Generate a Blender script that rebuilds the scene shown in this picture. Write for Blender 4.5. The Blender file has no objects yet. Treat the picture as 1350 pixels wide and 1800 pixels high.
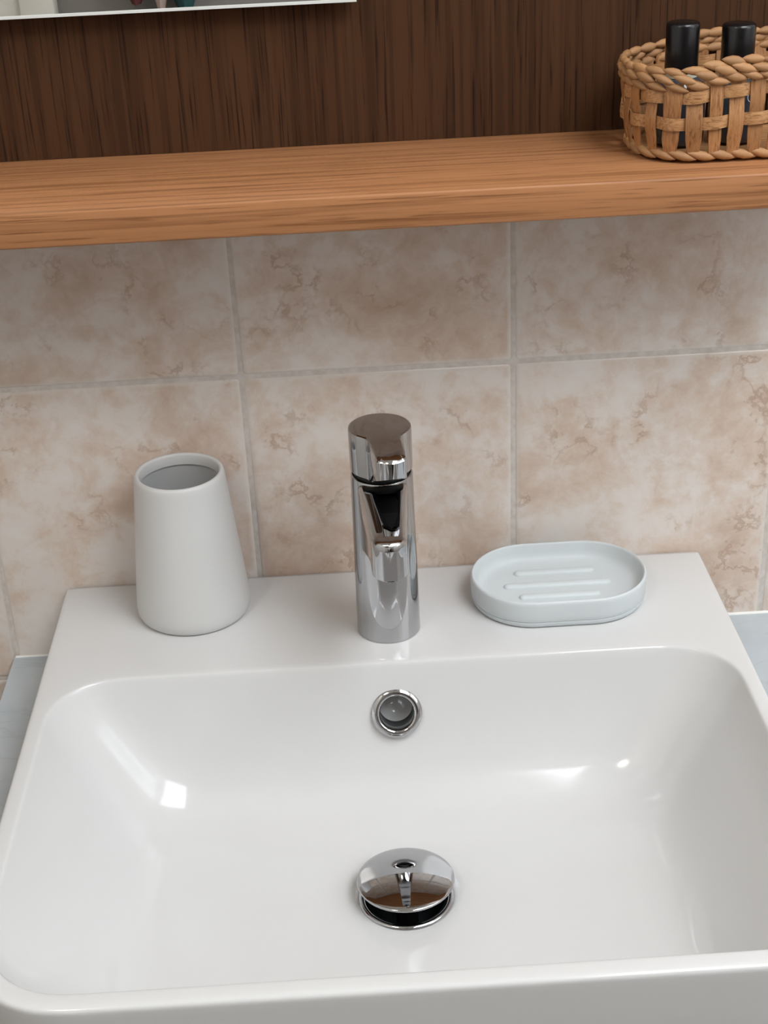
import bpy, bmesh, math, random
from mathutils import Vector, Matrix, Euler

random.seed(7)
SC = bpy.context.scene
COL = SC.collection

# ------------------------------------------------------------------ camera
F_PX = 2579.3
yaw, pitch, roll = 0.0227, 0.4832, -0.0477
f0 = Vector((math.sin(yaw), math.cos(yaw), 0)); r0 = Vector((math.cos(yaw), -math.sin(yaw), 0)); u0 = Vector((0, 0, 1))
fw = f0 * math.cos(pitch) - u0 * math.sin(pitch)
up = u0 * math.cos(pitch) + f0 * math.sin(pitch)
rt = r0 * math.cos(roll) + up * math.sin(roll)
up2 = up * math.cos(roll) - r0 * math.sin(roll)
cd = bpy.data.cameras.new('camera'); cam = bpy.data.objects.new('camera', cd); COL.objects.link(cam)
cd.sensor_fit = 'VERTICAL'; cd.sensor_height = 36.0; cd.lens = F_PX / 1800 * 36.0
cd.clip_start = 0.01; cd.clip_end = 50
M = Matrix((rt, up2, -fw)).transposed().to_4x4(); M.translation = Vector((-0.0206, -1.0016, 0.5754))
cam.matrix_world = M
SC.camera = cam

# ------------------------------------------------------------------ world, added daylight, exposure
SC.view_settings.view_transform = 'Standard'; SC.view_settings.look = 'None'
SC.view_settings.exposure = -0.05; SC.view_settings.gamma = 1.0; SC.view_settings.use_curve_mapping = False
wd = bpy.data.worlds.new('overcast_sky'); SC.world = wd; wd.use_nodes = True
wd.node_tree.nodes['Background'].inputs[0].default_value = (0.80, 0.90, 1.0, 1)
wd.node_tree.nodes['Background'].inputs[1].default_value = 1.6

WIN_X = 1.3                      # inner face of the window wall
WIN = (-1.45, -0.45, 0.55, 1.52)  # y0, y1, z0, z1 of the added window, out of view
def area_light(name, loc, rot, sx, sy, power, color):
    l = bpy.data.lights.new(name, 'AREA'); l.shape = 'RECTANGLE'; l.size = sx; l.size_y = sy
    l.energy = power; l.color = color
    o = bpy.data.objects.new(name, l); COL.objects.link(o); o.location = loc; o.rotation_euler = rot
    return o
area_light('added_window_light', (WIN_X + 0.16, (WIN[0] + WIN[1]) / 2, (WIN[2] + WIN[3]) / 2), (0, math.radians(90), 0),
           WIN[3] - WIN[2], WIN[1] - WIN[0], 7.0, (0.95, 0.98, 1.0))  # side light through the added window
ROOF = (0.34, 1.25, -2.05, -0.42)  # x0, x1, y0, y1 of the roof light, added unseen as main light
area_light('added_roof_light', ((ROOF[0] + ROOF[1]) / 2, (ROOF[2] + ROOF[3]) / 2, 1.62 + .16), (0, 0, 0), ROOF[1] - ROOF[0], ROOF[3] - ROOF[2], 48.0, (0.95, 0.98, 1.0))  # main light, placed above the added roof opening

# ------------------------------------------------------------------ materials
def mat(name, build=None, **kw):
    m = bpy.data.materials.new(name); m.use_nodes = True
    nt = m.node_tree; b = nt.nodes['Principled BSDF']
    for k, v in kw.items():
        k = k.replace('_', ' ').title().replace('Ior', 'IOR')
        b.inputs[k].default_value = v
    if build: build(nt, b)
    return m
class G:
    def __init__(s, nt): s.nt = nt
    def n(s, t, **kw):
        x = s.nt.nodes.new(t)
        for k, v in kw.items(): setattr(x, k, v)
        return x
    def link(s, a, b): s.nt.links.new(a, b)
    def put(s, sock, v):
        if hasattr(v, 'is_output'): s.link(v, sock)
        else: sock.default_value = v
    def math(s, op, a, b=0.0, c=None, clamp=False):
        x = s.n('ShaderNodeMath', operation=op); x.use_clamp = clamp
        s.put(x.inputs[0], a); s.put(x.inputs[1], b)
        if c is not None: s.put(x.inputs[2], c)
        return x.outputs[0]
    def vmath(s, op, a, b):
        x = s.n('ShaderNodeVectorMath', operation=op); s.put(x.inputs[0], a); s.put(x.inputs[1], b); return x.outputs[0]
    def mapping(s, v, scale=(1, 1, 1), rot=(0, 0, 0), loc=(0, 0, 0)):
        x = s.n('ShaderNodeMapping'); s.link(v, x.inputs['Vector'])
        x.inputs['Scale'].default_value = scale; x.inputs['Rotation'].default_value = rot; x.inputs['Location'].default_value = loc
        return x.outputs[0]
    def noise(s, v, scale, detail=4, rough=0.55, dist=0.0):
        x = s.n('ShaderNodeTexNoise'); s.link(v, x.inputs['Vector'])
        x.inputs['Scale'].default_value = scale; x.inputs['Detail'].default_value = detail
        x.inputs['Roughness'].default_value = rough; x.inputs['Distortion'].default_value = dist
        return x.outputs['Fac']
    def ramp(s, fac, stops):
        x = s.n('ShaderNodeValToRGB'); s.link(fac, x.inputs[0]); e = x.color_ramp.elements
        while len(e) < len(stops): e.new(0.5)
        for el, (p, c) in zip(e, stops):
            el.position = p; el.color = c if len(c) == 4 else (*c, 1)
        return x.outputs[0]
    def mix(s, fac, a, b, mode='MIX'):
        x = s.n('ShaderNodeMix', data_type='RGBA', blend_type=mode)
        s.put(x.inputs[0], fac); s.put(x.inputs[6], a); s.put(x.inputs[7], b); return x.outputs[2]
    def smooth(s, v, a, b):
        x = s.n('ShaderNodeMapRange', interpolation_type='SMOOTHSTEP'); s.put(x.inputs[0], v)
        x.inputs[1].default_value = a; x.inputs[2].default_value = b; return x.outputs[0]
    def bump(s, h, strength, dist, bsdf):
        x = s.n('ShaderNodeBump'); s.link(h, x.inputs['Height']); x.inputs['Strength'].default_value = strength
        x.inputs['Distance'].default_value = dist; s.link(x.outputs[0], bsdf.inputs['Normal'])
    def obj(s): return s.n('ShaderNodeTexCoord').outputs['Object']
def rgb(*c): return (*c, 1.0)

def wood(grain_axis, light, mid, dark, scale=1.0, st=0.72, po=0.45):
    """oak-like grain: long streaks along grain_axis"""
    def build(nt, b):
        g = G(nt); co = g.obj()
        sc = [210 * scale] * 3; sc[grain_axis] = 2.6 * scale
        sc2 = [620 * scale] * 3; sc2[grain_axis] = 16 * scale
        sc3 = [30 * scale] * 3; sc3[grain_axis] = 0.8 * scale
        n1 = g.noise(g.mapping(co, sc), 1.0, 4, 0.55, 0.5)
        n2 = g.noise(g.mapping(co, sc2), 1.0, 2, 0.5, 0.2)
        n3 = g.noise(g.mapping(co, sc3), 1.0, 3, 0.5, 1.0)
        base = g.ramp(n3, [(0.30, mid), (0.70, light)])
        streak = g.smooth(n1, 0.47, 0.64)
        c = g.mix(g.math('MULTIPLY', streak, st), base, rgb(*dark))
        pore = g.smooth(n2, 0.55, 0.72)
        c = g.mix(g.math('MULTIPLY', pore, po), c, rgb(*dark))
        g.link(c, b.inputs['Base Color'])
        g.bump(g.math('ADD', g.math('MULTIPLY', n1, -0.4), g.math('MULTIPLY', n2, -0.3)), 0.12, 0.002, b)
    return build
MAT = {}
MAT['shelf'] = mat('oak_shelf', wood(0, (0.42, 0.190, 0.082), (0.36, 0.160, 0.067), (0.155, 0.057, 0.020), 1.25, 0.5, 0.6), roughness=0.45, specular_ior_level=0.3)
MAT['panel'] = mat('shaded_oak_panel', wood(2, (0.070, 0.030, 0.0125), (0.056, 0.0235, 0.0097), (0.015, 0.006, 0.003), 0.95, 0.35, 0.85), roughness=0.6, specular_ior_level=0.15)  # shade on the back panel is put into this dark wood colour
MAT['cabinet'] = mat('brown_cabinet_wood', wood(2, (0.16, 0.08, 0.045), (0.12, 0.06, 0.034), (0.06, 0.03, 0.018)), roughness=0.5)
MAT['doorwood'] = mat('brown_door_wood', wood(2, (0.10, 0.055, 0.035), (0.08, 0.045, 0.028), (0.04, 0.022, 0.014)), roughness=0.4)

def tile_build(nt, b):
    g = G(nt); co = g.obj()
    rnd = g.n('ShaderNodeObjectInfo').outputs['Random']
    cb = g.n('ShaderNodeCombineXYZ'); g.link(g.math('MULTIPLY', rnd, 37.0), cb.inputs[0]); g.link(g.math('MULTIPLY', rnd, 91.0), cb.inputs[2])
    v = g.vmath('ADD', co, cb.outputs[0])
    big = g.noise(v, 10, 8, 0.62, 0.25)
    fine = g.noise(v, 70, 6, 0.7, 0.6)
    mid_ = g.noise(v, 30, 6, 0.65, 0.5)
    tint = g.math('ADD', g.math('MULTIPLY', big, 0.55), g.math('ADD', g.math('MULTIPLY', mid_, 0.30), g.math('MULTIPLY', fine, 0.15)))
    c = g.ramp(tint, [(0.40, (0.72, 0.675, 0.64)), (0.465, (0.70, 0.63, 0.58)), (0.525, (0.645, 0.53, 0.45)), (0.60, (0.56, 0.425, 0.34))])
    vn = g.noise(v, 21, 7, 0.62, 0.15)
    ridge = g.math('ABSOLUTE', g.math('SUBTRACT', vn, 0.515))
    vein = g.math('SUBTRACT', 1.0, g.smooth(ridge, 0.003, 0.030))
    mask = g.math('MULTIPLY', g.smooth(g.noise(v, 22, 3, 0.5, 0.3), 0.46, 0.62), g.smooth(big, 0.44, 0.56))
    c = g.mix(g.math('MULTIPLY', g.math('MULTIPLY', vein, mask), 0.6), c, rgb(0.40, 0.26, 0.18))
    sp = g.n('ShaderNodeSeparateXYZ'); g.link(co, sp.inputs[0])
    ex = g.smooth(g.math('ABSOLUTE', sp.outputs[0]), 0.0945, 0.0975)
    ez = g.smooth(g.math('ABSOLUTE', sp.outputs[2]), 0.1195, 0.1225)
    edge = g.math('MAXIMUM', ex, ez)
    c = g.mix(g.math('MULTIPLY', edge, 0.5), c, rgb(0.68, 0.645, 0.60))
    g.link(c, b.inputs['Base Color'])
    g.bump(fine, 0.05, 0.001, b)
MAT['tile'] = mat('beige_marbled_tile', tile_build, roughness=0.28)
def grout_build(nt, b):
    g = G(nt); n = g.noise(g.obj(), 160, 4)
    g.link(g.ramp(n, [(0.35, (0.53, 0.48, 0.435)), (0.65, (0.63, 0.58, 0.535))]), b.inputs['Base Color'])
MAT['grout'] = mat('pale_grout', grout_build, roughness=0.85)

MAT['ceramic'] = mat('white_glazed_ceramic', base_color=rgb(0.635, 0.632, 0.630), roughness=0.11)
def satin_build(nt, b):
    g = G(nt); g.bump(g.noise(g.obj(), 900, 2), 0.03, 0.0005, b)
MAT['satin'] = mat('satin_white_ceramic', satin_build, base_color=rgb(0.60, 0.598, 0.592), roughness=0.42)
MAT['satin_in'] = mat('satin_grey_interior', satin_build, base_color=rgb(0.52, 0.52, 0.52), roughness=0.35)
MAT['dish'] = mat('matte_white_resin', satin_build, base_color=rgb(0.58, 0.62, 0.635), roughness=0.5)
MAT['chrome'] = mat('polished_chrome', base_color=rgb(0.48, 0.48, 0.49), metallic=1.0, roughness=0.035)
MAT['alu'] = mat('brushed_aluminium', base_color=rgb(0.70, 0.72, 0.70), metallic=1.0, roughness=0.3)
MAT['strip'] = mat('pale_edge_profile', base_color=rgb(0.72, 0.74, 0.72), roughness=0.45)
MAT['black'] = mat('black_rubber', base_color=rgb(0.006, 0.006, 0.006), roughness=0.5)
MAT['darkpipe'] = mat('dark_pipe_inside', base_color=rgb(0.03, 0.036, 0.04), roughness=0.3)
MAT['blackcap'] = mat('black_gloss_plastic', base_color=rgb(0.004, 0.004, 0.005), roughness=0.25)
MAT['smoke'] = mat('smoky_grey_bottle', base_color=rgb(0.035, 0.042, 0.055), roughness=0.2, coat_weight=0.4)
MAT['print'] = mat('white_print', base_color=rgb(0.75, 0.77, 0.8), roughness=0.5)
MAT['label'] = mat('pale_bottle_collar', base_color=rgb(0.45, 0.45, 0.36), roughness=0.5)
MAT['mirror'] = mat('mirror_silver', base_color=rgb(0.90, 0.92, 0.91), metallic=1.0, roughness=0.01)
def marble_build(nt, b):
    g = G(nt); co = g.obj(); d = g.noise(co, 7, 5, 0.6, 2.0)
    ridge = g.math('ABSOLUTE', g.math('SUBTRACT', g.noise(g.mapping(co, (5, 14, 5)), 1.0, 5, 0.55, 1.4), 0.5))
    vein = g.math('SUBTRACT', 1.0, g.smooth(ridge, 0.0, 0.02))
    c = g.ramp(d, [(0.3, (0.43, 0.475, 0.505)), (0.7, (0.50, 0.54, 0.565))])
    g.link(g.mix(g.math('MULTIPLY', vein, 0.22), c, rgb(0.31, 0.34, 0.37)), b.inputs['Base Color'])
MAT['marble'] = mat('pale_grey_marble', marble_build, roughness=0.22)
def plaster_build(col):
    def f(nt, b):
        g = G(nt); n = g.noise(g.obj(), 30, 4)
        g.link(g.mix(n, rgb(*[c * 0.96 for c in col]), rgb(*[min(1, c * 1.03) for c in col])), b.inputs['Base Color'])
        g.bump(n, 0.05, 0.002, b)
    return f
MAT['plaster'] = mat('warm_grey_plaster', plaster_build((0.23, 0.21, 0.195)), roughness=0.8)
MAT['white_plaster'] = mat('white_plaster', plaster_build((0.82, 0.80, 0.76)), roughness=0.85)
MAT['floor'] = mat('grey_floor', plaster_build((0.16, 0.14, 0.125)), roughness=0.5)
MAT['whitepaint'] = mat('white_paint', base_color=rgb(0.78, 0.77, 0.74), roughness=0.4)
MAT['creamdoor'] = mat('cream_paint', plaster_build((0.66, 0.63, 0.57)), roughness=0.4)
def glass_build(nt, b):
    g = G(nt); out = nt.nodes['Material Output']
    tr = g.n('ShaderNodeBsdfTransparent'); gl = g.n('ShaderNodeBsdfGlossy'); gl.inputs['Roughness'].default_value = 0.02
    mx = g.n('ShaderNodeMixShader'); mx.inputs[0].default_value = 0.06
    g.link(tr.outputs[0], mx.inputs[1]); g.link(gl.outputs[0], mx.inputs[2]); g.link(mx.outputs[0], out.inputs['Surface'])
MAT['glass'] = mat('window_glass', glass_build)
def straw(light, mid, dark, axis):
    def f(nt, b):
        g = G(nt); co = g.obj()
        rnd = g.n('ShaderNodeObjectInfo').outputs['Random']
        sc = [900.0] * 3; sc[axis] = 40.0
        n = g.noise(g.mapping(co, sc), 1.0, 3, 0.6, 0.4)
        n2 = g.noise(co, 120, 3)
        c = g.ramp(n, [(0.30, dark), (0.48, mid), (0.70, light)])
        v = g.math('ADD', 0.78, g.math('ADD', g.math('MULTIPLY', rnd, 0.26), g.math('MULTIPLY', n2, 0.24)))
        hs = g.n('ShaderNodeHueSaturation'); g.link(c, hs.inputs['Color']); g.link(v, hs.inputs['Value'])
        g.link(hs.outputs[0], b.inputs['Base Color'])
        g.bump(n, 0.35, 0.0006, b)
    return f
MAT['straw_v'] = mat('straw_upright', straw((0.42, 0.205, 0.085), (0.35, 0.165, 0.064), (0.18, 0.075, 0.027), 2), roughness=0.5)
MAT['straw_h'] = mat('straw_weaver', straw((0.48, 0.260, 0.115), (0.39, 0.195, 0.080), (0.19, 0.085, 0.032), 0), roughness=0.5)
MAT['straw_b'] = mat('straw_braid', straw((0.50, 0.275, 0.125), (0.41, 0.210, 0.088), (0.22, 0.100, 0.038), 0), roughness=0.45)
MAT['teal'] = mat('dark_teal_cloth', plaster_build((0.012, 0.06, 0.06)), roughness=0.9)
MAT['wine'] = mat('wine_red_cloth', plaster_build((0.10, 0.022, 0.02)), roughness=0.9)
MAT['pink'] = mat('dusty_pink_cloth', plaster_build((0.45, 0.33, 0.28)), roughness=0.9)
MAT['lamp'] = mat('fill_lamp_diffuser', base_color=rgb(0.9, 0.9, 0.88), emission_color=rgb(1.0, 0.95, 0.88), emission_strength=16.0)  # glow of the added fill lamp

# ------------------------------------------------------------------ mesh helpers
def link(me, name, material, parent=None, smooth=None):
    if smooth is not None:
        for p in me.polygons: p.use_smooth = True
        me.set_sharp_from_angle(angle=math.radians(smooth))
    if material and not me.materials: me.materials.append(material)
    o = bpy.data.objects.new(name, me); COL.objects.link(o)
    if parent: o.parent = parent
    return o
def from_bm(bm, name, material, parent=None, smooth=None):
    bmesh.ops.recalc_face_normals(bm, faces=bm.faces[:])
    me = bpy.data.meshes.new(name); bm.to_mesh(me); bm.free()
    return link(me, name, material, parent, smooth)
def add_box(bm, x0, x1, y0, y1, z0, z1, bevel=0.0, seg=2):
    r = bmesh.ops.create_cube(bm, size=1.0)
    vs = r['verts']
    for v in vs:
        v.co = Vector(((x0 + x1) / 2 + v.co.x * (x1 - x0), (y0 + y1) / 2 + v.co.y * (y1 - y0), (z0 + z1) / 2 + v.co.z * (z1 - z0)))
    if bevel > 0:
        es = list({e for v in vs for e in v.link_edges})
        bmesh.ops.bevel(bm, geom=es, offset=bevel, segments=seg, profile=0.5, affect='EDGES')
def box(name, x0, x1, y0, y1, z0, z1, material, parent=None, bevel=0.0, seg=2, center=True):
    cx, cy, cz = ((x0 + x1) / 2, (y0 + y1) / 2, (z0 + z1) / 2) if center else (0, 0, 0)
    bm = bmesh.new(); add_box(bm, x0 - cx, x1 - cx, y0 - cy, y1 - cy, z0 - cz, z1 - cz, bevel, seg)
    o = from_bm(bm, name, material, parent, 40 if bevel else None)
    off = Vector((cx, cy, cz)) - (parent.location if parent else Vector())
    if parent and parent.parent: off -= parent.parent.location
    o.location = off
    return o
def loops_mesh(loops, cap0=False, cap1=False, closed=True):
    bm = bmesh.new(); L = [[bm.verts.new(p) for p in lp] for lp in loops]
    n = len(L[0])
    for a, b_ in zip(L[:-1], L[1:]):
        for i in range(n if closed else n - 1):
            j = (i + 1) % n
            bm.faces.new((a[i], a[j], b_[j], b_[i]))
    if cap0: bm.faces.new(L[0][::-1])
    if cap1: bm.faces.new(L[-1])
    return bm
def lathe(name, prof, material, parent=None, n=64, smooth=35, loc=None, cap0=False, cap1=False):
    loops = []
    for r, z in prof:
        loops.append([(max(r, 1e-5) * math.cos(2 * math.pi * i / n), max(r, 1e-5) * math.sin(2 * math.pi * i / n), z) for i in range(n)])
    o = from_bm(loops_mesh(loops, cap0, cap1), name, material, parent, smooth)
    if loc: o.location = loc
    return o
def empty(name, loc):
    o = bpy.data.objects.new(name, None); o.empty_display_size = 0.05; COL.objects.link(o); o.location = loc; return o
def tag(o, label=None, cat=None, group=None, kind=None):
    if label: o['label'] = label
    if cat: o['category'] = cat
    if group: o['group'] = group
    if kind: o['kind'] = kind
    return o
def struct(o): o['kind'] = 'structure'; return o
def sstep(a, b, x):
    t = min(1, max(0, (x - a) / (b - a))); return t * t * (3 - 2 * t)

# ------------------------------------------------------------------ room shell
XL, XR, YF, ZF, ZC = -1.15, WIN_X, -2.25, -0.87, 1.62
struct(box('floor', XL - .1, XR + .1, YF - .1, .1, ZF - .1, ZF, MAT['floor']))
bm = bmesh.new(); q = ROOF
add_box(bm, XL - .1, q[0], YF - .1, .1, ZC, ZC + .12); add_box(bm, q[1], XR + .1, YF - .1, .1, ZC, ZC + .12)
add_box(bm, q[0], q[1], YF - .1, q[2], ZC, ZC + .12); add_box(bm, q[0], q[1], q[3], .1, ZC, ZC + .12)
struct(from_bm(bm, 'ceiling', MAT['white_plaster']))
w2 = empty('added_rooflight', ((q[0] + q[1]) / 2, (q[2] + q[3]) / 2, ZC + .06)); struct(w2)  # unseen roof light, made up to let in the main light
qx, qy = (q[1] - q[0]) / 2, (q[3] - q[2]) / 2
bm = bmesh.new()
for a in ((-qx, -qx + .03, -qy, qy), (qx - .03, qx, -qy, qy), (-qx + .03, qx - .03, -qy, -qy + .03), (-qx + .03, qx - .03, qy - .03, qy)):
    add_box(bm, *a, -.03, .03)
from_bm(bm, 'window_frame', MAT['whitepaint'], w2)
bm = bmesh.new(); add_box(bm, -qx + .03, qx - .03, -qy + .03, qy - .03, -.003, .003); from_bm(bm, 'pane', MAT['glass'], w2)
struct(box('wall_left', XL - .1, XL, YF, .0, ZF, ZC, MAT['white_plaster']))
wf = struct(box('wall_front', XL, XR, YF - .1, YF, ZF, ZC, MAT['plaster']))
bm = bmesh.new()
add_box(bm, XR, XR + .12, YF, WIN[0], ZF, ZC); add_box(bm, XR, XR + .12, WIN[1], .0, ZF, ZC)
add_box(bm, XR, XR + .12, WIN[0], WIN[1], ZF, WIN[2]); add_box(bm, XR, XR + .12, WIN[0], WIN[1], WIN[3], ZC)
struct(from_bm(bm, 'wall_right', MAT['white_plaster']))
# made-up window in the right wall, out of view, for side light
w1 = empty('added_window', (XR + .06, (WIN[0] + WIN[1]) / 2, WIN[2])); struct(w1)
fy0, fy1, fz0, fz1 = WIN
bm = bmesh.new(); t = .035; wx = XR + .06
ly = w1.location
def rb(bm, y0, y1, z0, z1, x0=-.025, x1=.025): add_box(bm, x0, x1, y0 - ly.y, y1 - ly.y, z0 - ly.z, z1 - ly.z)
rb(bm, fy0, fy0 + t, fz0, fz1); rb(bm, fy1 - t, fy1, fz0, fz1); rb(bm, fy0 + t, fy1 - t, fz0, fz0 + t); rb(bm, fy0 + t, fy1 - t, fz1 - t, fz1)
from_bm(bm, 'window_frame', MAT['whitepaint'], w1)
my = (fy0 + fy1) / 2
bm = bmesh.new(); rb(bm, my - .02, my + .02, fz0 + t, fz1 - t); from_bm(bm, 'mullion', MAT['whitepaint'], w1)
for a, b_ in ((fy0 + t, my - .02), (my + .02, fy1 - t)):
    bm = bmesh.new(); rb(bm, a, b_, fz0 + t, fz1 - t, -.002, .002); from_bm(bm, 'pane', MAT['glass'], w1)

# tiled wall behind the basin
J0, JH, TW, TH, GR = -0.0977, 0.1678, 0.2, 0.25, 0.0025
wb = struct(box('wall_back', XL, XR, .008, .10, ZF, ZC, MAT['plaster'], center=False))
box('grout_bed', XL, XR, .0011, .0081, ZF, ZC, MAT['grout'], wb, center=False)
def tile_mesh():
    hx, hz = TW / 2 - GR / 2, TH / 2 - GR / 2
    loops = []
    for ins, y in ((0, .007), (0, .0022), (.0006, .0010), (.0018, .0003), (.004, .0)):
        a, c, r = hx - ins, hz - ins, .002
        lp = []
        for sx, sz, a0 in ((1, 1, 0), (-1, 1, 90), (-1, -1, 180), (1, -1, 270)):
            for k in range(3):
                an = math.radians(a0 + 45 * k); lp.append((sx * (a - r) + r * math.cos(an), y, sz * (c - r) + r * math.sin(an)))
        loops.append(lp)
    bm = loops_mesh(loops, False, True); bmesh.ops.recalc_face_normals(bm, faces=bm.faces[:])
    for f in bm.faces:
        pass
    me = bpy.data.meshes.new('tile'); bm.to_mesh(me); bm.free()
    # cap normal must face -y
    if me.polygons[-1].normal.y > 0: me.flip_normals()
    for p in me.polygons: p.use_smooth = True
    me.set_sharp_from_angle(angle=math.radians(50)); me.materials.append(MAT['tile']); return me
TM = tile_mesh()
for i in range(-5, 8):
    for k in range(-4, 6):
        cx = J0 + TW * i + TW / 2; cz = JH + TH * k + TH / 2
        if cx - TW / 2 < XL - .001 or cx + TW / 2 > XR + .001 or cz - TH / 2 < ZF - .001 or cz + TH / 2 > ZC + .001: continue
        o = bpy.data.objects.new('tile', TM); COL.objects.link(o); o.parent = wb
        o.location = (cx, random.uniform(-.0002, .0003), cz)

# far wall: cream door, added brown door, hooks with stand-in cloths (for mirror and chrome)
def door(name, x0, x1, m):
    d = empty(name, ((x0 + x1) / 2, YF + .02, ZF)); struct(d)
    w = x1 - x0
    box('door_leaf', x0, x1, YF, YF + .04, ZF, ZF + 2.02, m, d, .004)
    for a, b_ in ((x0 - .07, x0), (x1, x1 + .07)):
        box('door_frame', a, b_, YF, YF + .05, ZF, ZF + 2.09, m, d, .004)
    box('door_frame', x0, x1, YF, YF + .05, ZF + 2.02, ZF + 2.09, m, d, .004)
    for z0, z1 in ((.18, .9), (1.08, 1.86)):
        box('door_panel', x0 + .12, x1 - .12, YF + .04, YF + .052, ZF + z0, ZF + z1, m, d, .006)
    h = lathe('door_handle', [(.006, 0), (.006, .05), (.022, .055), (.026, .07), (.018, .082), (0, .084)], MAT['alu'], d, 24)
    h.rotation_euler = (math.radians(90), 0, 0); h.location = (w / 2 - .06, .02, 1.0)
    h.rotation_euler = (math.radians(-90), 0, 0)
    h.scale = (1, 1, 1)
    return d
door('door_1', -1.08, -.64, MAT['creamdoor'])
door('added_door', .16, .86, MAT['doorwood'])  # brown door added to give the chrome a dark reflection

# ------------------------------------------------------------------ shelf unit
ZST, ZSB, DS = .3378, .3159, .1435
SH_L, SH_R = -.85, .345
sh = box('wooden_shelf', SH_L, SH_R, -DS, -.0003, ZSB, ZST, MAT['shelf'], bevel=.0016, seg=3)
tag(sh, 'long oak shelf board with rounded front edge above the basin', 'shelf')
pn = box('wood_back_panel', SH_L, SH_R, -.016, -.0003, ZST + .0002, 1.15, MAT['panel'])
tag(pn, 'dark vertical-grain oak panel, shade put into its colour, on the wall behind the basket', 'panel')

# mirror
mx0, mx1, mz0, mz1 = -.80, -.0005, .4305, 1.08
mi = empty('wall_mirror', ((mx0 + mx1) / 2, -.024, mz0))
tag(mi, 'frameless wall mirror with thin aluminium edge at top left', 'mirror')
box('mirror_glass', mx0 + .0015, mx1 - .0015, -.0295, -.0235, mz0 + .0015, mz1 - .0015, MAT['mirror'], mi)
box('backing', mx0 + .03, mx1 - .012, -.0235, -.0163, mz0 + .012, mz1 - .03, MAT['black'], mi)
box('edge_strip', mx0, mx1 - .0015, -.0305, -.0235, mz0, mz0 + .0017, MAT['strip'], mi)
box('edge_strip', mx0, mx1, -.0305, -.0235, mz1 - .0015, mz1, MAT['strip'], mi)
box('edge_strip', mx1 - .0015, mx1, -.0305, -.0235, mz0, mz1 - .0015, MAT['strip'], mi)
box('edge_strip', mx0, mx0 + .0015, -.0305, -.0235, mz0 + .0015, mz1 - .0015, MAT['strip'], mi)

# ------------------------------------------------------------------ counter and cabinet
ZCT = -.062
bm = bmesh.new()
cx0, cx1, cy0, cy1 = -.2995, .62, -.40, -.0004
hx0, hx1, hy1 = -.228, .228, -.03
add_box(bm, cx0, hx0, cy0, cy1, ZCT - .03, ZCT); add_box(bm, hx1, cx1, cy0, cy1, ZCT - .03, ZCT)
add_box(bm, hx0, hx1, hy1, cy1, ZCT - .03, ZCT)
ct = tag(from_bm(bm, 'marble_countertop', MAT['marble']), 'pale grey marble countertop under the white basin', 'countertop')
cb = empty('vanity_cabinet', (.16, -.19, ZF)); tag(cb, 'dark brown vanity cabinet below the marble countertop', 'cabinet')
bm = bmesh.new()
for a in ((-.275, -.257, -.36, -.002, ZF + .08, ZCT - .0302), (.577, .595, -.36, -.002, ZF + .08, ZCT - .0302), (-.257, .577, -.02, -.002, ZF + .08, ZCT - .0302),
          (-.257, .577, -.36, -.02, ZF + .08, ZF + .098), (-.255, .575, -.33, -.03, ZF, ZF + .08)):
    add_box(bm, a[0] - .16, a[1] - .16, a[2] + .19, a[3] + .19, a[4] - ZF, a[5] - ZF)
from_bm(bm, 'body', MAT['cabinet'], cb)
for a, b_, hxp in ((-.275, .1585, .12), (.1615, .595, .20)):
    d = box('door', a, b_, -.379, -.361, ZF + .085, ZCT - .14, MAT['cabinet'], cb, .002)
    box('handle', hxp - .006, hxp + .006, -.40, -.379, ZCT - .36, ZCT - .20, MAT['alu'], d, .003)

# ------------------------------------------------------------------ basin
BC = Vector((0, -.2515))
def sdf(px, py, a, yb, yf, rb_, rf):
    cy = (yb + yf) / 2; h = (yb - yf) / 2; y = py - cy
    r = rb_ if y > 0 else rf
    qx, qy = abs(px) - a + r, abs(y) - h + r
    return math.hypot(max(qx, 0), max(qy, 0)) + min(max(qx, qy), 0) - r
angs = [2 * math.pi * i / 168 for i in range(168)]
for sx in (-1, 1):
    for (ax, ay) in ((.2495, -.0008), (.2495, -.0035), (.247, -.0008)):
        angs.append(math.atan2(ay - BC.y, sx * ax) % (2 * math.pi))
angs = sorted(angs)
aa = [angs[0]]
for x in angs[1:]:
    if x - aa[-1] > .0015: aa.append(x)
angs = aa
def loop(a, yb, yf, rb_, rf, z):
    out = []
    for t_ in angs:
        c, s = math.cos(t_), math.sin(t_); lo, hi = 0.0, .6
        for _ in range(40):
            m_ = (lo + hi) / 2
            if sdf(BC.x + c * m_, BC.y + s * m_, a, yb, yf, rb_, rf) > 0: hi = m_
            else: lo = m_
        out.append((BC.x + c * lo, BC.y + s * lo, z))
    return out
def circ(r, z): return [(BC.x + r * math.cos(t_), BC.y + r * math.sin(t_), z) for t_ in angs]
FR = .062
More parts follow.
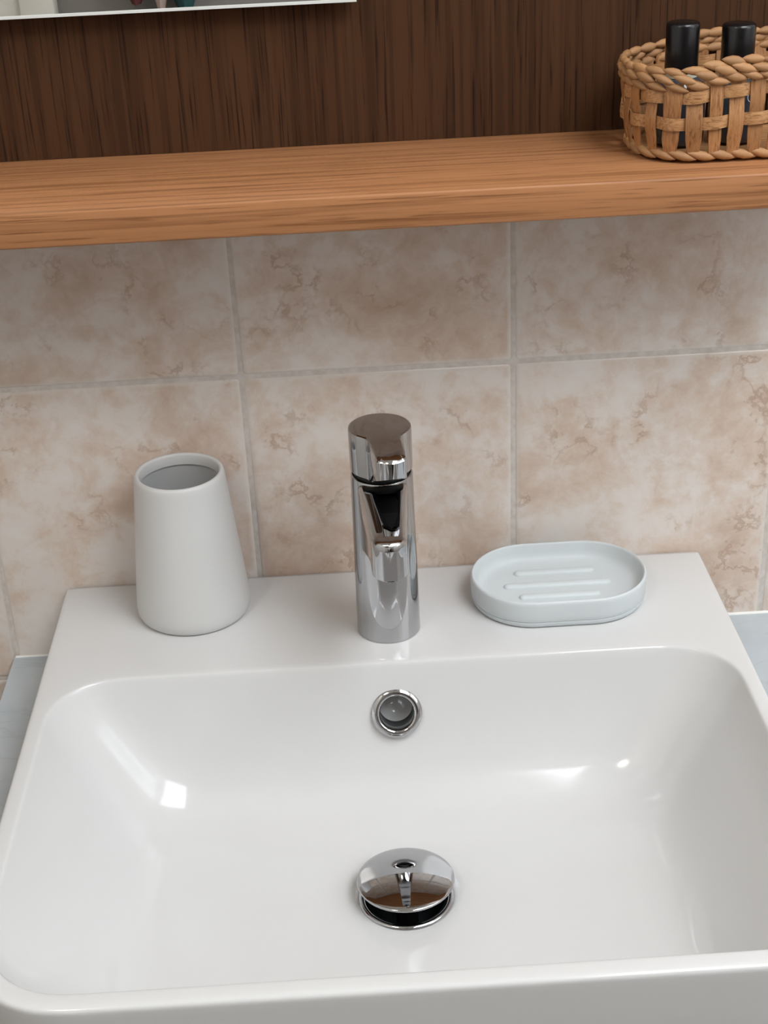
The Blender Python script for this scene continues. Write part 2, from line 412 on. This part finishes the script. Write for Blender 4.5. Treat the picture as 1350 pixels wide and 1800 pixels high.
BL = [loop(.236, -.012, -.427, .003, .05, -.0615), loop(.2455, -.0010, -.4365, .003, FR - .004, -.0615), loop(.2465, -.0010, -.4375, .003, FR - .003, -.058),
      loop(.2490, -.0008, -.4402, .003, FR, -.010), loop(.2494, -.0008, -.4407, .003, FR, -.0036), loop(.2490, -.0010, -.4404, .003, FR, -.0016),
      loop(.2477, -.0016, -.4390, .003, FR - .001, -.0003), loop(.2460, -.003, -.4372, .003, FR - .003, 0.0),
      loop(.2400, -.1290, -.4308, .048, FR - .008, 0.0), loop(.2385, -.1322, -.4290, .046, FR - .010, -.0002), loop(.2373, -.1335, -.4277, .045, FR - .011, -.0013),
      loop(.2364, -.1345, -.4266, .045, FR - .012, -.0045),
      loop(.2285, -.1375, -.4225, .046, .052, -.022), loop(.2155, -.1415, -.4165, .048, .052, -.042), loop(.2030, -.1470, -.4085, .050, .052, -.062),
      loop(.1915, -.1550, -.3990, .050, .050, -.079), loop(.1810, -.1660, -.3890, .048, .048, -.0905), loop(.1710, -.1790, -.3780, .045, .045, -.0968),
      loop(.1590, -.1920, -.3660, .042, .042, -.1005), loop(.125, -.200, -.335, .046, .046, -.1040), loop(.085, -.208, -.302, .044, .044, -.1066),
      circ(.040, -.1083), circ(.0325, -.1088), circ(.0290, -.1103), circ(.0275, -.1150), circ(.0270, -.1400)]
bs = empty('wash_basin', (0, 0, 0)); tag(bs, 'white glazed rectangular wash basin with rounded front corners', 'basin')
bm = loops_mesh(BL)
body = from_bm(bm, 'basin_body', MAT['ceramic'], bs, 180)
sub = body.modifiers.new('smooth', 'SUBSURF'); sub.levels = 1; sub.render_levels = 1
# overflow hole cut through the back wall of the bowl
OV = Vector((.0012, -.1425, -.0375)); OVN = Vector((0, -.93, .37)).normalized()
cut_bm = bmesh.new(); bmesh.ops.create_cone(cut_bm, cap_ends=True, segments=40, radius1=.0135, radius2=.0135, depth=.05)
qrot = Vector((0, 0, 1)).rotation_difference(OVN)
bmesh.ops.transform(cut_bm, matrix=Matrix.Translation(OV) @ qrot.to_matrix().to_4x4(), verts=cut_bm.verts[:])
cme = bpy.data.meshes.new('cutter'); cut_bm.to_mesh(cme); cut_bm.free()
cutter = bpy.data.objects.new('cutter', cme); COL.objects.link(cutter)
bo = body.modifiers.new('hole', 'BOOLEAN'); bo.object = cutter; bo.operation = 'DIFFERENCE'; bo.solver = 'FAST'
bpy.context.view_layer.update()
dg = bpy.context.evaluated_depsgraph_get()
nm = bpy.data.meshes.new_from_object(body.evaluated_get(dg))
body.modifiers.clear(); body.data = nm
for p in nm.polygons: p.use_smooth = True
bpy.data.objects.remove(cutter)
# overflow ring
ov = lathe('overflow_ring', [(.0125, -.010), (.0120, -.004), (.0121, .0008), (.0128, .0020), (.0142, .0026), (.0158, .0022), (.0170, .0016), (.0176, .0012), (.0181, .0006), (.0182, -.0012)], MAT['chrome'], bs, 64, 180)
ov.rotation_mode = 'QUATERNION'; ov.rotation_quaternion = qrot; ov.location = OV
tag(ov, 'round chrome overflow ring')
tube = lathe('overflow_pipe', [(.0126, -.0045), (.0124, -.010), (.0122, -.030), (.006, -.0345), (0, -.035)], MAT['darkpipe'], ov, 48, 60)
tag(tube, 'dark inside of the overflow pipe')

def bead(x0, x1, z, r, parent):
    lp = [[(x, -.0004 + min(0, -r * math.cos(a_)), z + r * math.sin(a_)) for a_ in [math.radians(d_) for d_ in (0, 22, 45, 68, 90)]] for x in (x0, x1)]
    lp = [[(x, .0004, z)] + l_ + [(x, .0004, z + r)] for x, l_ in zip((x0, x1), lp)]
    return from_bm(loops_mesh(lp, True, True), 'sealant', MAT['whitepaint'], parent, 60)
bead(-.2985, -.2505, ZCT, .0010, ct); bead(.2505, .61, ZCT, .0014, ct)

# pop-up drain
dr = empty('popup_drain', (-.0008, BC.y, -.1088)); tag(dr, 'open chrome pop-up drain with domed stopper in the basin floor', 'drain')
lathe('flange', [(.0265, -.006), (.0270, -.001), (.0282, .0010), (.0300, .0019), (.0316, .0014), (.0322, .0002)], MAT['chrome'], dr, 72, 180)
lathe('drain_pipe', [(.0262, -.001), (.0258, -.010), (.0255, -.028), (0, -.028)], MAT['darkpipe'], dr, 48, 60)
RS, HS = .0327, .0050
rc = (RS * RS + HS * HS) / (2 * HS)
prof = [(0, .0145 + HS)]
for k in range(1, 13):
    r = (RS - .0008) * k / 12; prof.append((r, .0145 + HS - (rc - math.sqrt(rc * rc - r * r))))
prof += [(RS - .0002, .0143), (RS, .0136), (RS - .0003, .0129), (RS - .0015, .0124), (RS - .004, .0122), (.010, .0110), (.0078, .0100)]
st = lathe('stopper', prof, MAT['chrome'], dr, 96, 180); st.rotation_euler = (math.radians(-2.6), 0, 0)
lathe('stem', [(.0078, .0108), (.0075, .004), (.0075, -.025)], MAT['black'], dr, 32, 40)
lathe('seal', [(.0262, .0119), (.0275, .0105), (.0262, .0090), (.012, .0090)], MAT['black'], dr, 48, 60)

# ------------------------------------------------------------------ faucet
FX, FY = -.0002, -.0867
fa = empty('basin_faucet', (FX, FY, 0)); tag(fa, 'polished chrome cylindrical single-lever faucet on the basin deck', 'faucet')
lathe('faucet_body', [(.0226, 0.0), (.0231, .0006), (.0231, .002), (.0217, .1262), (.0213, .1270), (.0206, .1273)], MAT['chrome'], fa, 96, 35)
lathe('neck', [(.0207, .1272), (.0196, .1270), (.0196, .1325)], MAT['black'], fa, 64, 60)
# lever cap: round cap that narrows into a short forward lever, turned slightly to the right
RC, ZT, ZB = .0218, .1622, .1306
ph = math.radians(6.4)
fd = Vector((math.sin(ph), -math.cos(ph))); td = Vector((math.cos(ph), math.sin(ph)))
def cap_half():
    """(t, s) outline of the right half, from the back to the lever tip"""
    pts = [(RC * math.sin(math.radians(k * 5)), -RC * math.cos(math.radians(k * 5))) for k in range(1, 28)]   # arc to 135 deg
    a0 = math.radians(135); p0 = Vector((RC * math.sin(a0), -RC * math.cos(a0))); p3 = Vector((.0112, .0300))
    c1 = p0 + Vector((math.cos(a0), math.sin(a0))) * .0075; c2 = p3 + Vector((.0004, -.0085))
    for k in range(1, 13):
        u = k / 12; q = p0 * (1 - u) ** 3 + c1 * 3 * u * (1 - u) ** 2 + c2 * 3 * u * u * (1 - u) + p3 * u ** 3; pts.append((q.x, q.y))
    for k in range(1, 8): pts.append((.0112 - .0012 * k / 7, .0300 + .0195 * k / 7))
    for k in range(1, 9):
        a_ = math.radians(90 * k / 8); pts.append((.0070 + .0030 * math.cos(a_), .0495 + .0042 * math.sin(a_)))
    for k in range(1, 4): pts.append((.0070 * (1 - k / 4), .0537 + .0026 * (1 - (1 - k / 4) ** 2)))
    return pts
half = cap_half()
outl = [(0.0, -RC)] + half + [(0.0, .0563)] + [(-t_, s_) for t_, s_ in half[::-1]]
nO = len(outl)
def onorm(i):
    a_, b_ = Vector(outl[i - 1]), Vector(outl[(i + 1) % nO]); d = (b_ - a_).normalized(); return Vector((d.y, -d.x))
ON = [onorm(i) for i in range(nO)]
def cap_loop(fins, fz):
    lp = []
    for (t_, s_), n_ in zip(outl, ON):
        k = sstep(.046, .0535, s_); ins = fins * (1 + 2.0 * k)
        p = Vector((t_, s_)) - n_ * ins; q = td * p.x + fd * p.y
        lp.append((q.x, q.y, fz(s_, k)))
    return lp
def zbot(s_): return ZB + .0166 * max(0, (s_ - .0215) / (.0563 - .0215))
cl = [cap_loop(.0035, lambda s_, k: zbot(s_) + .0004), cap_loop(.0007, lambda s_, k: zbot(s_) + .0001), cap_loop(0, lambda s_, k: zbot(s_) + .0009)]
cl += [cap_loop(0, lambda s_, k: ZT - .0014 - .0018 * k), cap_loop(.0003, lambda s_, k: ZT - .0006 - .0011 * k), cap_loop(.0013, lambda s_, k: ZT)]
lc = from_bm(loops_mesh(cl[1:], False, True), 'lever_cap', MAT['chrome'], fa, 30)
tag(from_bm(loops_mesh([cap_loop(.0010, lambda s_, k: zbot(s_) + .0004), cap_loop(.0030, lambda s_, k: zbot(s_) + .0016)], False, True), 'underside_shade', MAT['black'], lc), 'black sheet for the shade in the hollow lever underside')  # flat black sheet stands in for shade inside the hollow lever
# spout: tapering forward, straight drop at its tip
SY0, SYT, RT = .010, .1183, .0113    # distances in front of the faucet axis
def spout_loops():
    out = []
    S = [SY0 + (SYT - RT - SY0) * k / 14 for k in range(15)] + [SYT - RT + RT * math.sin(math.pi / 2 * k / 12) for k in range(1, 13)]
    for s in S:
        u = min(1, max(0, (s - .020) / (SYT - RT - .020)))
        w = .0170 + (RT - .0170) * (u ** .8)
        if s > SYT - RT: w = math.sqrt(max(1e-8, RT * RT - (s - SYT + RT) ** 2))
        w = max(w, .0002)
        zt = .1258 + .0080 * u
        zb = .078 + .0297 * min(1, u * 1.25)
        re = .0045
        if s > SYT - re: zt -= re - math.sqrt(max(0, re * re - (s - SYT + re) ** 2))
        r = min(re, w * .98)
        crown = .0004 * min(1, w / RT)
        lp = [(-w, -s, zb), (-w, -s, (zb + zt) / 2)]
        for k in range(6):
            a = math.pi - math.pi / 2 * k / 5; lp.append((-(w - r) + r * math.cos(a), -s, zt - r + r * math.sin(a)))
        for k in range(1, 8):
            x = -(w - r) + 2 * (w - r) * k / 8; lp.append((x, -s, zt + crown * (1 - (x / max(w - r, 1e-6)) ** 2)))
        for k in range(6):
            a = math.pi / 2 - math.pi / 2 * k / 5; lp.append(((w - r) + r * math.cos(a), -s, zt - r + r * math.sin(a)))
        lp += [(w, -s, (zb + zt) / 2), (w, -s, zb)]
        out.append(lp)
    return out
from_bm(loops_mesh(spout_loops(), True, True), 'spout', MAT['chrome'], fa, 40)
ae = lathe('aerator', [(.0088, .1082), (.0090, .1058), (.0082, .1052), (.0074, .1056), (.0070, .1075), (0, .1075)], MAT['chrome'], fa, 40, 40)
ae.location = (0, -(SYT - RT), 0)

# ------------------------------------------------------------------ tumbler
tu = empty('tumbler', (-.1455, -.0437, 0)); tag(tu, 'empty white satin ceramic tumbler tapering towards its rim', 'tumbler')
lathe('cup_body', [(0, .0016), (.0350, .0016), (.0372, .0000), (.0392, .0001), (.0410, .0014), (.0422, .0040), (.0426, .0085), (.0424, .0125), (.0412, .026),
      (.0372, .066), (.0336, .104), (.0330, .1105), (.0326, .1136), (.0317, .1155), (.0305, .1160), (.0294, .1155), (.0288, .1142), (.0287, .1085), (.0288, .1072)],
      MAT['satin'], tu, 96, 60)
lathe('cup_interior', [(.0288, .1072), (.0299, .1066), (.0303, .1050), (.0385, .0140), (.0372, .0085), (.034, .0062), (0, .006)], MAT['satin_in'], tu, 96, 60)

# ------------------------------------------------------------------ soap dish
SD = Vector((.1287, -.0580, 0))
sd = empty('soap_dish', SD); tag(sd, 'oval white soap dish with three raised ridges', 'soap dish')
def stad(r, z, L=.0205):
    lp = []
    for k in range(33):
        a = -math.pi / 2 + math.pi * k / 32; lp.append((L + r * math.cos(a), r * math.sin(a), z))
    for k in range(33):
        a = math.pi / 2 + math.pi * k / 32; lp.append((-L + r * math.cos(a), r * math.sin(a), z))
    return lp
def stad_obj(name, prof, m, cap0=False, cap1=False, smooth=40):
    return from_bm(loops_mesh([stad(r, z) for r, z in prof], cap0, cap1), name, m, sd, smooth)
stad_obj('dish_base', [(.0400, .0000), (.0420, .0003), (.0434, .0014), (.0441, .0032), (.0443, .0049), (.0434, .0053)], MAT['dish'], True)
stad_obj('tray', [(.0433, .0053), (.0443, .0056), (.0446, .0062), (.0449, .0110), (.0452, .0190), (.0450, .0210), (.0445, .0220), (.0437, .0224), (.0429, .0220), (.0424, .0210),
                  (.0414, .0160), (.0402, .0125), (.0384, .0102), (.0355, .0090), (.032, .0086), (.018, .0084), (.002, .0084)], MAT['dish'], False, True)
def ridge(x0, x1, y, h=.0026, w=.0036):
    bm = bmesh.new(); loops = []
    L = (x1 - x0) / 2 - w
    for k in range(6):
        a = math.pi / 2 * k / 6; r = w * math.cos(a)
        lp = []
        for q in range(9):
            an = -math.pi / 2 + math.pi * q / 8; lp.append((L + r * math.cos(an), r * math.sin(an), h * math.sin(a)))
        for q in range(9):
            an = math.pi / 2 + math.pi * q / 8; lp.append((-L + r * math.cos(an), r * math.sin(an), h * math.sin(a)))
        loops.append(lp)
    bm.free()
    o = from_bm(loops_mesh(loops, False, True), 'ridge', MAT['dish'], sd, 60)
    o.location = ((x0 + x1) / 2 - SD.x, y - SD.y, .0084)
RIDGES = [(.0980, .1595, -.0362), (.0880, .1692, -.0548), (.0978, .1590, -.0712)]
for a in RIDGES: ridge(*a)

# ------------------------------------------------------------------ basket
BX0, BX1, BYF, BYB, BR = .1690, .3390, -.1120, -.0300, .036
bcx, bcy = (BX0 + BX1) / 2, (BYF + BYB) / 2
ba = empty('woven_basket', (bcx, bcy, ZST)); tag(ba, 'small woven straw basket with braided rim on the shelf', 'basket')
hx, hy = (BX1 - BX0) / 2, (BYB - BYF) / 2
PER = 4 * (hx + hy) - 8 * BR + 2 * math.pi * BR
def path(s):
    """point and outward normal on the base outline at arc length s, starting mid-front going +x"""
    s = s % PER
    segs = [('l', (0, -hy), (1, 0), hx - BR), ('a', (hx - BR, -hy + BR), -90), ('l', (hx, -hy + BR), (0, 1), 2 * (hy - BR)), ('a', (hx - BR, hy - BR), 0),
            ('l', (hx - BR, hy), (-1, 0), 2 * (hx - BR)), ('a', (-hx + BR, hy - BR), 90), ('l', (-hx, hy - BR), (0, -1), 2 * (hy - BR)), ('a', (-hx + BR, -hy + BR), 180),
            ('l', (-hx + BR, -hy), (1, 0), hx - BR)]
    for g_ in segs:
        ln = g_[3] if g_[0] == 'l' else math.pi / 2 * BR
        if s <= ln:
            if g_[0] == 'l':
                d = Vector(g_[2]); p = Vector(g_[1]) + d * s; return p, Vector((d.y, -d.x))
            a = math.radians(g_[2]) + s / BR; n_ = Vector((math.cos(a), math.sin(a))); return Vector(g_[1]) + n_ * BR, n_
        s -= ln
    return Vector((0, -hy)), Vector((0, -1))
def lift(x): return .0065 * sstep(.186 - bcx, .226 - bcx, x) * (1 - sstep(.30 - bcx, .335 - bcx, x))
def flare(z): return .0045 * min(1, max(0, z / .05)) ** 1.2 + .0022 * math.sin(math.pi * min(1, max(0, z / .045)))
NS = 36
def stakes():
    for i in range(NS):
        s = PER * (i + .5) / NS; sgn = 1 if i % 2 == 0 else -1
        w = random.uniform(.0066, .0098) / 2; lean = random.uniform(-.0024, .0030)
        p0, _ = path(s); top = .0485 + lift(p0.x)
        loops = []
        for k in range(13):
            z = .003 + (top - .003) * k / 12
            off = sgn * .0011 * (math.exp(-((z - .0397) / .006) ** 2) - math.exp(-((z - .0239) / .006) ** 2))
            ww = w * (1 if k > 2 else .72 + .09 * k)
            lp = []
            for (ds, dn) in ((-ww, .0005), (0, .0008), (ww, .0005), (ww, -.0003), (-ww, -.0003)):
                p, n_ = path(s + ds + lean * (k / 12 - .5)); q = p + n_ * (flare(z) + off + dn); lp.append((q.x, q.y, z))
            loops.append(lp)
        from_bm(loops_mesh(loops, True, True), 'stake', MAT['straw_v'], ba, 50)
stakes()
def weaver(zc, sgn0, hgt):
    loops = []; n = NS * 8
    for k in range(n):
        s = PER * k / n; ph_ = s / PER * NS - .5
        off = sgn0 * .0016 * math.cos(math.pi * ph_)
        p, n_ = path(s); lf = lift(p.x) * zc / .055
        zz = zc + lf + .0006 * math.sin(s * 90)
        lp = []
        for (dz, dn) in ((-hgt / 2, -.0003), (-hgt / 2, .0004), (0, .0008), (hgt / 2, .0004), (hgt / 2, -.0003)):
            q = p + n_ * (flare(zz) + off + dn); lp.append((q.x, q.y, zz + dz))
        loops.append(lp)
    loops.append(loops[0])
    from_bm(loops_mesh(loops), 'weaver', MAT['straw_h'], ba, 50)
weaver(.0397, -1, .0076); weaver(.0239, 1, .0074)
# braid pieces
def spindle():
    loops = []
    for x, r in ((-1, .06), (-.70, .58), (-.25, .98), (.2, 1.0), (.65, .62), (1, .06)):
        loops.append([(x, r * math.cos(2 * math.pi * i / 8), r * math.sin(2 * math.pi * i / 8)) for i in range(8)])
    bm = loops_mesh(loops, True, True); bmesh.ops.recalc_face_normals(bm, faces=bm.faces[:])
    me = bpy.data.meshes.new('strand'); bm.to_mesh(me); bm.free()
    for p in me.polygons: p.use_smooth = True
    me.materials.append(MAT['straw_b']); return me
SPI = spindle()
def piece(s, z, out, lx, ry, rz, tilt):
    p, n_ = path(s); t_ = Vector((-n_.y, n_.x, 0)); n3 = Vector((n_.x, n_.y, 0))
    c = p + n_ * (flare(min(z, .05)) + out)
    o = bpy.data.objects.new('strand', SPI); COL.objects.link(o); o.parent = ba
    t2 = (t_ * math.cos(tilt) + Vector((0, 0, 1)) * math.sin(tilt)).normalized(); b2 = n3.cross(t2) * -1
    m = Matrix((t2 * lx, n3 * ry, t2.cross(n3) * rz)).transposed().to_4x4(); m.translation = Vector((c.x, c.y, z))
    o.matrix_local = m
NB = 40
for row, (dz, out, tl) in enumerate(((.0462, .0010, -.20), (.0507, .0016, -.24), (.0550, .0002, -.12))):
    for i in range(NB):
        s = PER * (i + (.5 if row == 1 else 0) + random.uniform(-.08, .08)) / NB
        p, _ = path(s)
        piece(s, dz + lift(p.x) + random.uniform(-.0004, .0004), out, .0080 * random.uniform(.92, 1.1), .0027, .0029 * random.uniform(.9, 1.1), tl + random.uniform(-.08, .08))
for i in range(NB - 4):
    s = PER * (i + random.uniform(-.06, .06)) / (NB - 4)
    piece(s, .0046, -.0002, .0092, .0027, .0029, -.24)
bm = loops_mesh([[tuple((path(PER * i / 64)[0] * k).to_3d() + Vector((0, 0, .0018))) for i in range(64)] for k in (.98, .5, .05)], False, True)
from_bm(bm, 'basket_floor', MAT['straw_h'], ba)

# bottles in the basket
def bottle(x, y, top, label, first):
    b = empty('toiletry_bottle', (x, y, ZST + .0022)); tag(b, label, 'bottle', 'dark toiletry bottles in the basket')
    h = top - ZST - .0022
    lathe('bottle_body', [(0, .0006), (.0135, .0006), (.0155, .0022), (.0160, .006), (.0160, h - .040), (.0150, h - .0360), (.0120, h - .0335), (.0095, h - .0325), (.0095, h - .030)], MAT['smoke'], b, 48, 50)
    lathe('collar', [(.0100, h - .0328), (.0106, h - .0325), (.0106, h - .0302), (.0098, h - .0300)], MAT['label'], b, 40, 50)
    lathe('bottle_cap', [(.0096, h - .0302), (.0103, h - .0298), (.0104, h - .002), (.0100, h - .0006), (.0092, h), (0, h)], MAT['blackcap'], b, 48, 40)
    # flat white print wrapped on the body: rings and strokes of the lettering
    def ring(u, z, r, a0, a1):
        loops = []
        n = 20
        for k in range(n + 1):
            a = math.radians(a0 + (a1 - a0) * k / n); lp = []
            for rr in (r - .00022, r + .00022):
                uu, zz = u + rr * math.cos(a), z + rr * math.sin(a)
                th = -math.pi / 2 + uu / .016; lp.append((.01608 * math.cos(th), .01608 * math.sin(th), zz))
            loops.append(lp)
        from_bm(loops_mesh(loops, closed=False), 'print_mark', MAT['print'], b)
    return b, ring
b1, ring1 = bottle(.1995, -.0690, .4146, 'dark bottle with black cap nearer the left end of the basket', True)
ring1(.0035, .0310, .0034, -120, 120); ring1(.0025, .0155, .0030, 20, 170); ring1(-.006, .0310, .0034, 60, 300)
b2, ring2 = bottle(.2345, -.0690, .4122, 'dark bottle with black cap farther right in the basket', False)
ring2(-.0020, .0300, .0028, -40, 250); ring2(.0075, .0300, .0034, 100, 260); ring2(.000, .0155, .0026, 0, 200)

# ------------------------------------------------------------------ far side of the room (stand-ins for mirror and chrome reflections)
def cloth(name, x, z, w, h, m, label, z_hook):
    loops = []
    for k in range(15):
        u = k / 14; zz = h * (1 - u) ; lp = []
        ww = w * (.35 + .65 * sstep(0, .35, u)) * (1 if u < .93 else math.sqrt(max(.05, 1 - ((u - .93) / .075) ** 2)))
        for i in range(24):
            a = 2 * math.pi * i / 24
            lp.append((ww / 2 * math.cos(a) * (1 + .08 * math.sin(3 * a + 5 * u)), .028 * math.sin(a) * (1 + .25 * math.sin(5 * a)) , zz))
        loops.append(lp)
    o = from_bm(loops_mesh(loops, True, True), name, m, None, 80); o.location = (x, YF + .045, z)
    tag(o, label, 'cloth'); return o
cloth('standin_cloth', -.4015, .125, .054, .62, MAT['wine'], 'wine red cloth on far wall, stand-in for an unidentified shape in the mirror', 0)  # cloths stand in for blurred, unidentified shapes at the mirror edge
cloth('standin_cloth', -.352, .105, .034, .64, MAT['pink'], 'dusty pink cloth on far wall, stand-in for an unidentified shape in the mirror', 0)
cloth('standin_cloth', -.3035, .095, .054, .65, MAT['teal'], 'dark teal cloth on far wall, stand-in for an unidentified shape in the mirror', 0)
hk = empty('hook_rail', (-.36, YF + .0, .74)); tag(hk, 'metal hook rail on the far wall holding the stand-in cloths', 'hook rail')
box('rail', -.46, -.26, YF, YF + .012, .735, .765, MAT['alu'], hk, .002)
for x in (-.398, -.36, -.322):
    box('hook', x - .004, x + .004, YF + .012, YF + .06, .742, .75, MAT['alu'], hk, .002)

# ceiling lamp added out of view, fills shadows from the left
cl = empty('added_fill_lamp', (-.72, -1.25, ZC)); tag(cl, 'round flush ceiling lamp with white diffuser, added out of view as fill', 'lamp')
lathe('fill_lamp_base', [(0, 0), (.21, 0), (.21, -.02), (.20, -.022)], MAT['whitepaint'], cl, 48, 40)
lathe('diffuser', [(.20, -.022), (.195, -.05), (.14, -.075), (0, -.085)], MAT['lamp'], cl, 48, 60)

# ------------------------------------------------------------------ photographer and phone, added out of view for dark reflections in the chrome
MAT['dark_cloth'] = mat('black_clothing', plaster_build((0.018, 0.017, 0.019)), roughness=0.9)
MAT['skin'] = mat('skin', plaster_build((0.42, 0.25, 0.18)), roughness=0.55)
MAT['hair'] = mat('dark_brown_hair', plaster_build((0.03, 0.018, 0.012)), roughness=0.6)
def person():
    px, py = .21, -1.42
    V, R, E = [], [], []
    def v(x, y, z, r, p=None, r2=None):
        V.append((x, y, z)); R.append((r, r2 or r)); i = len(V) - 1
        if p is not None: E.append((p, i))
        return i
    pel = v(px, py, .06, .125, None, .10); wa = v(px, py, .20, .115, pel, .09); ch = v(px, py + .01, .38, .135, wa, .105)
    nk0 = v(px, py, .52, .075, ch, .065); nk = v(px, py + .015, .575, .048, nk0); hd = v(px - .01, py + .045, .66, .070, nk, .080); tp = v(px - .012, py + .045, .75, .062, hd, .072)
    ns = v(px - .022, py + .135, .655, .012, hd)                                   # nose
    for s_ in (-1, 1): v(px - .01 + s_ * .082, py + .04, .655, .012, hd)           # ears
    def arm(s_, elbow, wrist, hand):
        sh_ = v(px + s_ * .155, py, .475, .058, ch); el = v(*elbow, .042, sh_); wr = v(*wrist, .027, el); pm = v(*hand[0], .030, wr, .018)
        for f in hand[1:]:
            p = pm
            for q in f: p = v(*q, .0088, p)
    # right arm raised, fingers round the phone
    arm(-1, (.075, -1.335, .22), (-.005, -1.135, .455), [(-.035, -1.075, .515), [(-.085, -1.060, .535), (-.108, -1.035, .560)], [(-.090, -1.055, .560), (-.112, -1.035, .582)],
        [(-.088, -1.055, .588), (-.108, -1.038, .606)], [(-.080, -1.060, .610), (-.098, -1.045, .626)], [(.010, -1.065, .555), (.028, -1.052, .585), (.026, -1.042, .612)]])
    # left arm hanging
    arm(1, (0.415, -1.46, .22), (0.425, -1.40, -.02), [(0.425, -1.385, -.10), [(0.395, -1.37, -.155), (0.392, -1.36, -.195)], [(0.415, -1.375, -.170), (0.414, -1.362, -.212)],
        [(0.435, -1.38, -.168), (0.435, -1.366, -.208)], [(0.453, -1.385, -.155), (0.453, -1.374, -.188)], [(0.385, -1.365, -.105), (0.375, -1.345, -.140)]])
    for s_ in (-1, 1):
        hp = v(px + s_ * .080, py, -.02, .098, pel); kn = v(px + s_ * .080, py + .01, -.40, .080, hp); an = v(px + s_ * .085, py - .01, -.79, .055, kn)
        he = v(px + s_ * .085, py - .005, -.832, .036, an); v(px + s_ * .10, py + .15, -.842, .027, he)
    me = bpy.data.meshes.new('person'); me.from_pydata(V, E, []); me.update()
    o = bpy.data.objects.new('person', me); COL.objects.link(o)
    sk = o.modifiers.new('skin', 'SKIN'); sk.use_smooth_shade = True
    for i, (a, b_) in enumerate(R): me.skin_vertices[0].data[i].radius = (a, b_)
    me.skin_vertices[0].data[0].use_root = True
    sb = o.modifiers.new('sub', 'SUBSURF'); sb.levels = 2; sb.render_levels = 2
    bpy.context.view_layer.update()
    nm = bpy.data.meshes.new_from_object(o.evaluated_get(bpy.context.evaluated_depsgraph_get()))
    o.modifiers.clear(); o.data = nm; nm.materials.clear(); nm.materials.append(MAT['dark_cloth']); nm.materials.append(MAT['skin'])
    for p in nm.polygons:
        c = p.center; p.use_smooth = True
        skin = c.z > .548 and c.x > .10 or (c.x < .02 and c.y > -1.15 and c.z > .44) or (c.x > .36 and c.y > -1.40 and c.z < -.04 and c.z > -.25)
        p.material_index = 1 if skin else 0
    hm = bmesh.new(); bmesh.ops.create_uvsphere(hm, u_segments=24, v_segments=16, radius=1.0)
    for q in hm.verts:
        q.co = Vector((px - .012 + q.co.x * .086, py + .028 + q.co.y * .092, .705 + q.co.z * .095))
    bmesh.ops.delete(hm, geom=[q for q in hm.verts if q.co.y > py + .075 and q.co.z < .745], context='VERTS')
    from_bm(hm, 'hair', MAT['hair'], o, 80)
    for s_ in (-1, 1):
        e = lathe('eye', [(0, .011), (.006, .009), (.010, .002), (.010, -.004)], MAT['whitepaint'], o, 16, 60)
        e.rotation_euler = (math.radians(-90), 0, 0); e.location = (px - .014 + s_ * .031, py + .112, .678)
    box('mouth', px - .038, px + .002, py + .112, py + .122, .612, .620, MAT['wine'], o, .003)
    tag(o, 'person in black clothes, added for dark chrome reflections, photographing the basin with a raised phone', 'person')
person()
pho = empty('smartphone', (-.050, -1.022, .575)); tag(pho, 'added black smartphone held up in the raised hand', 'phone')
phb = box('phone_body', -.088, -.012, -1.0245, -1.0165, .505, .660, MAT['blackcap'], pho, .003)
box('screen', -.085, -.015, -1.0251, -1.0246, .508, .657, MAT['black'], pho)
for o_ in pho.children: o_.location = o_.location
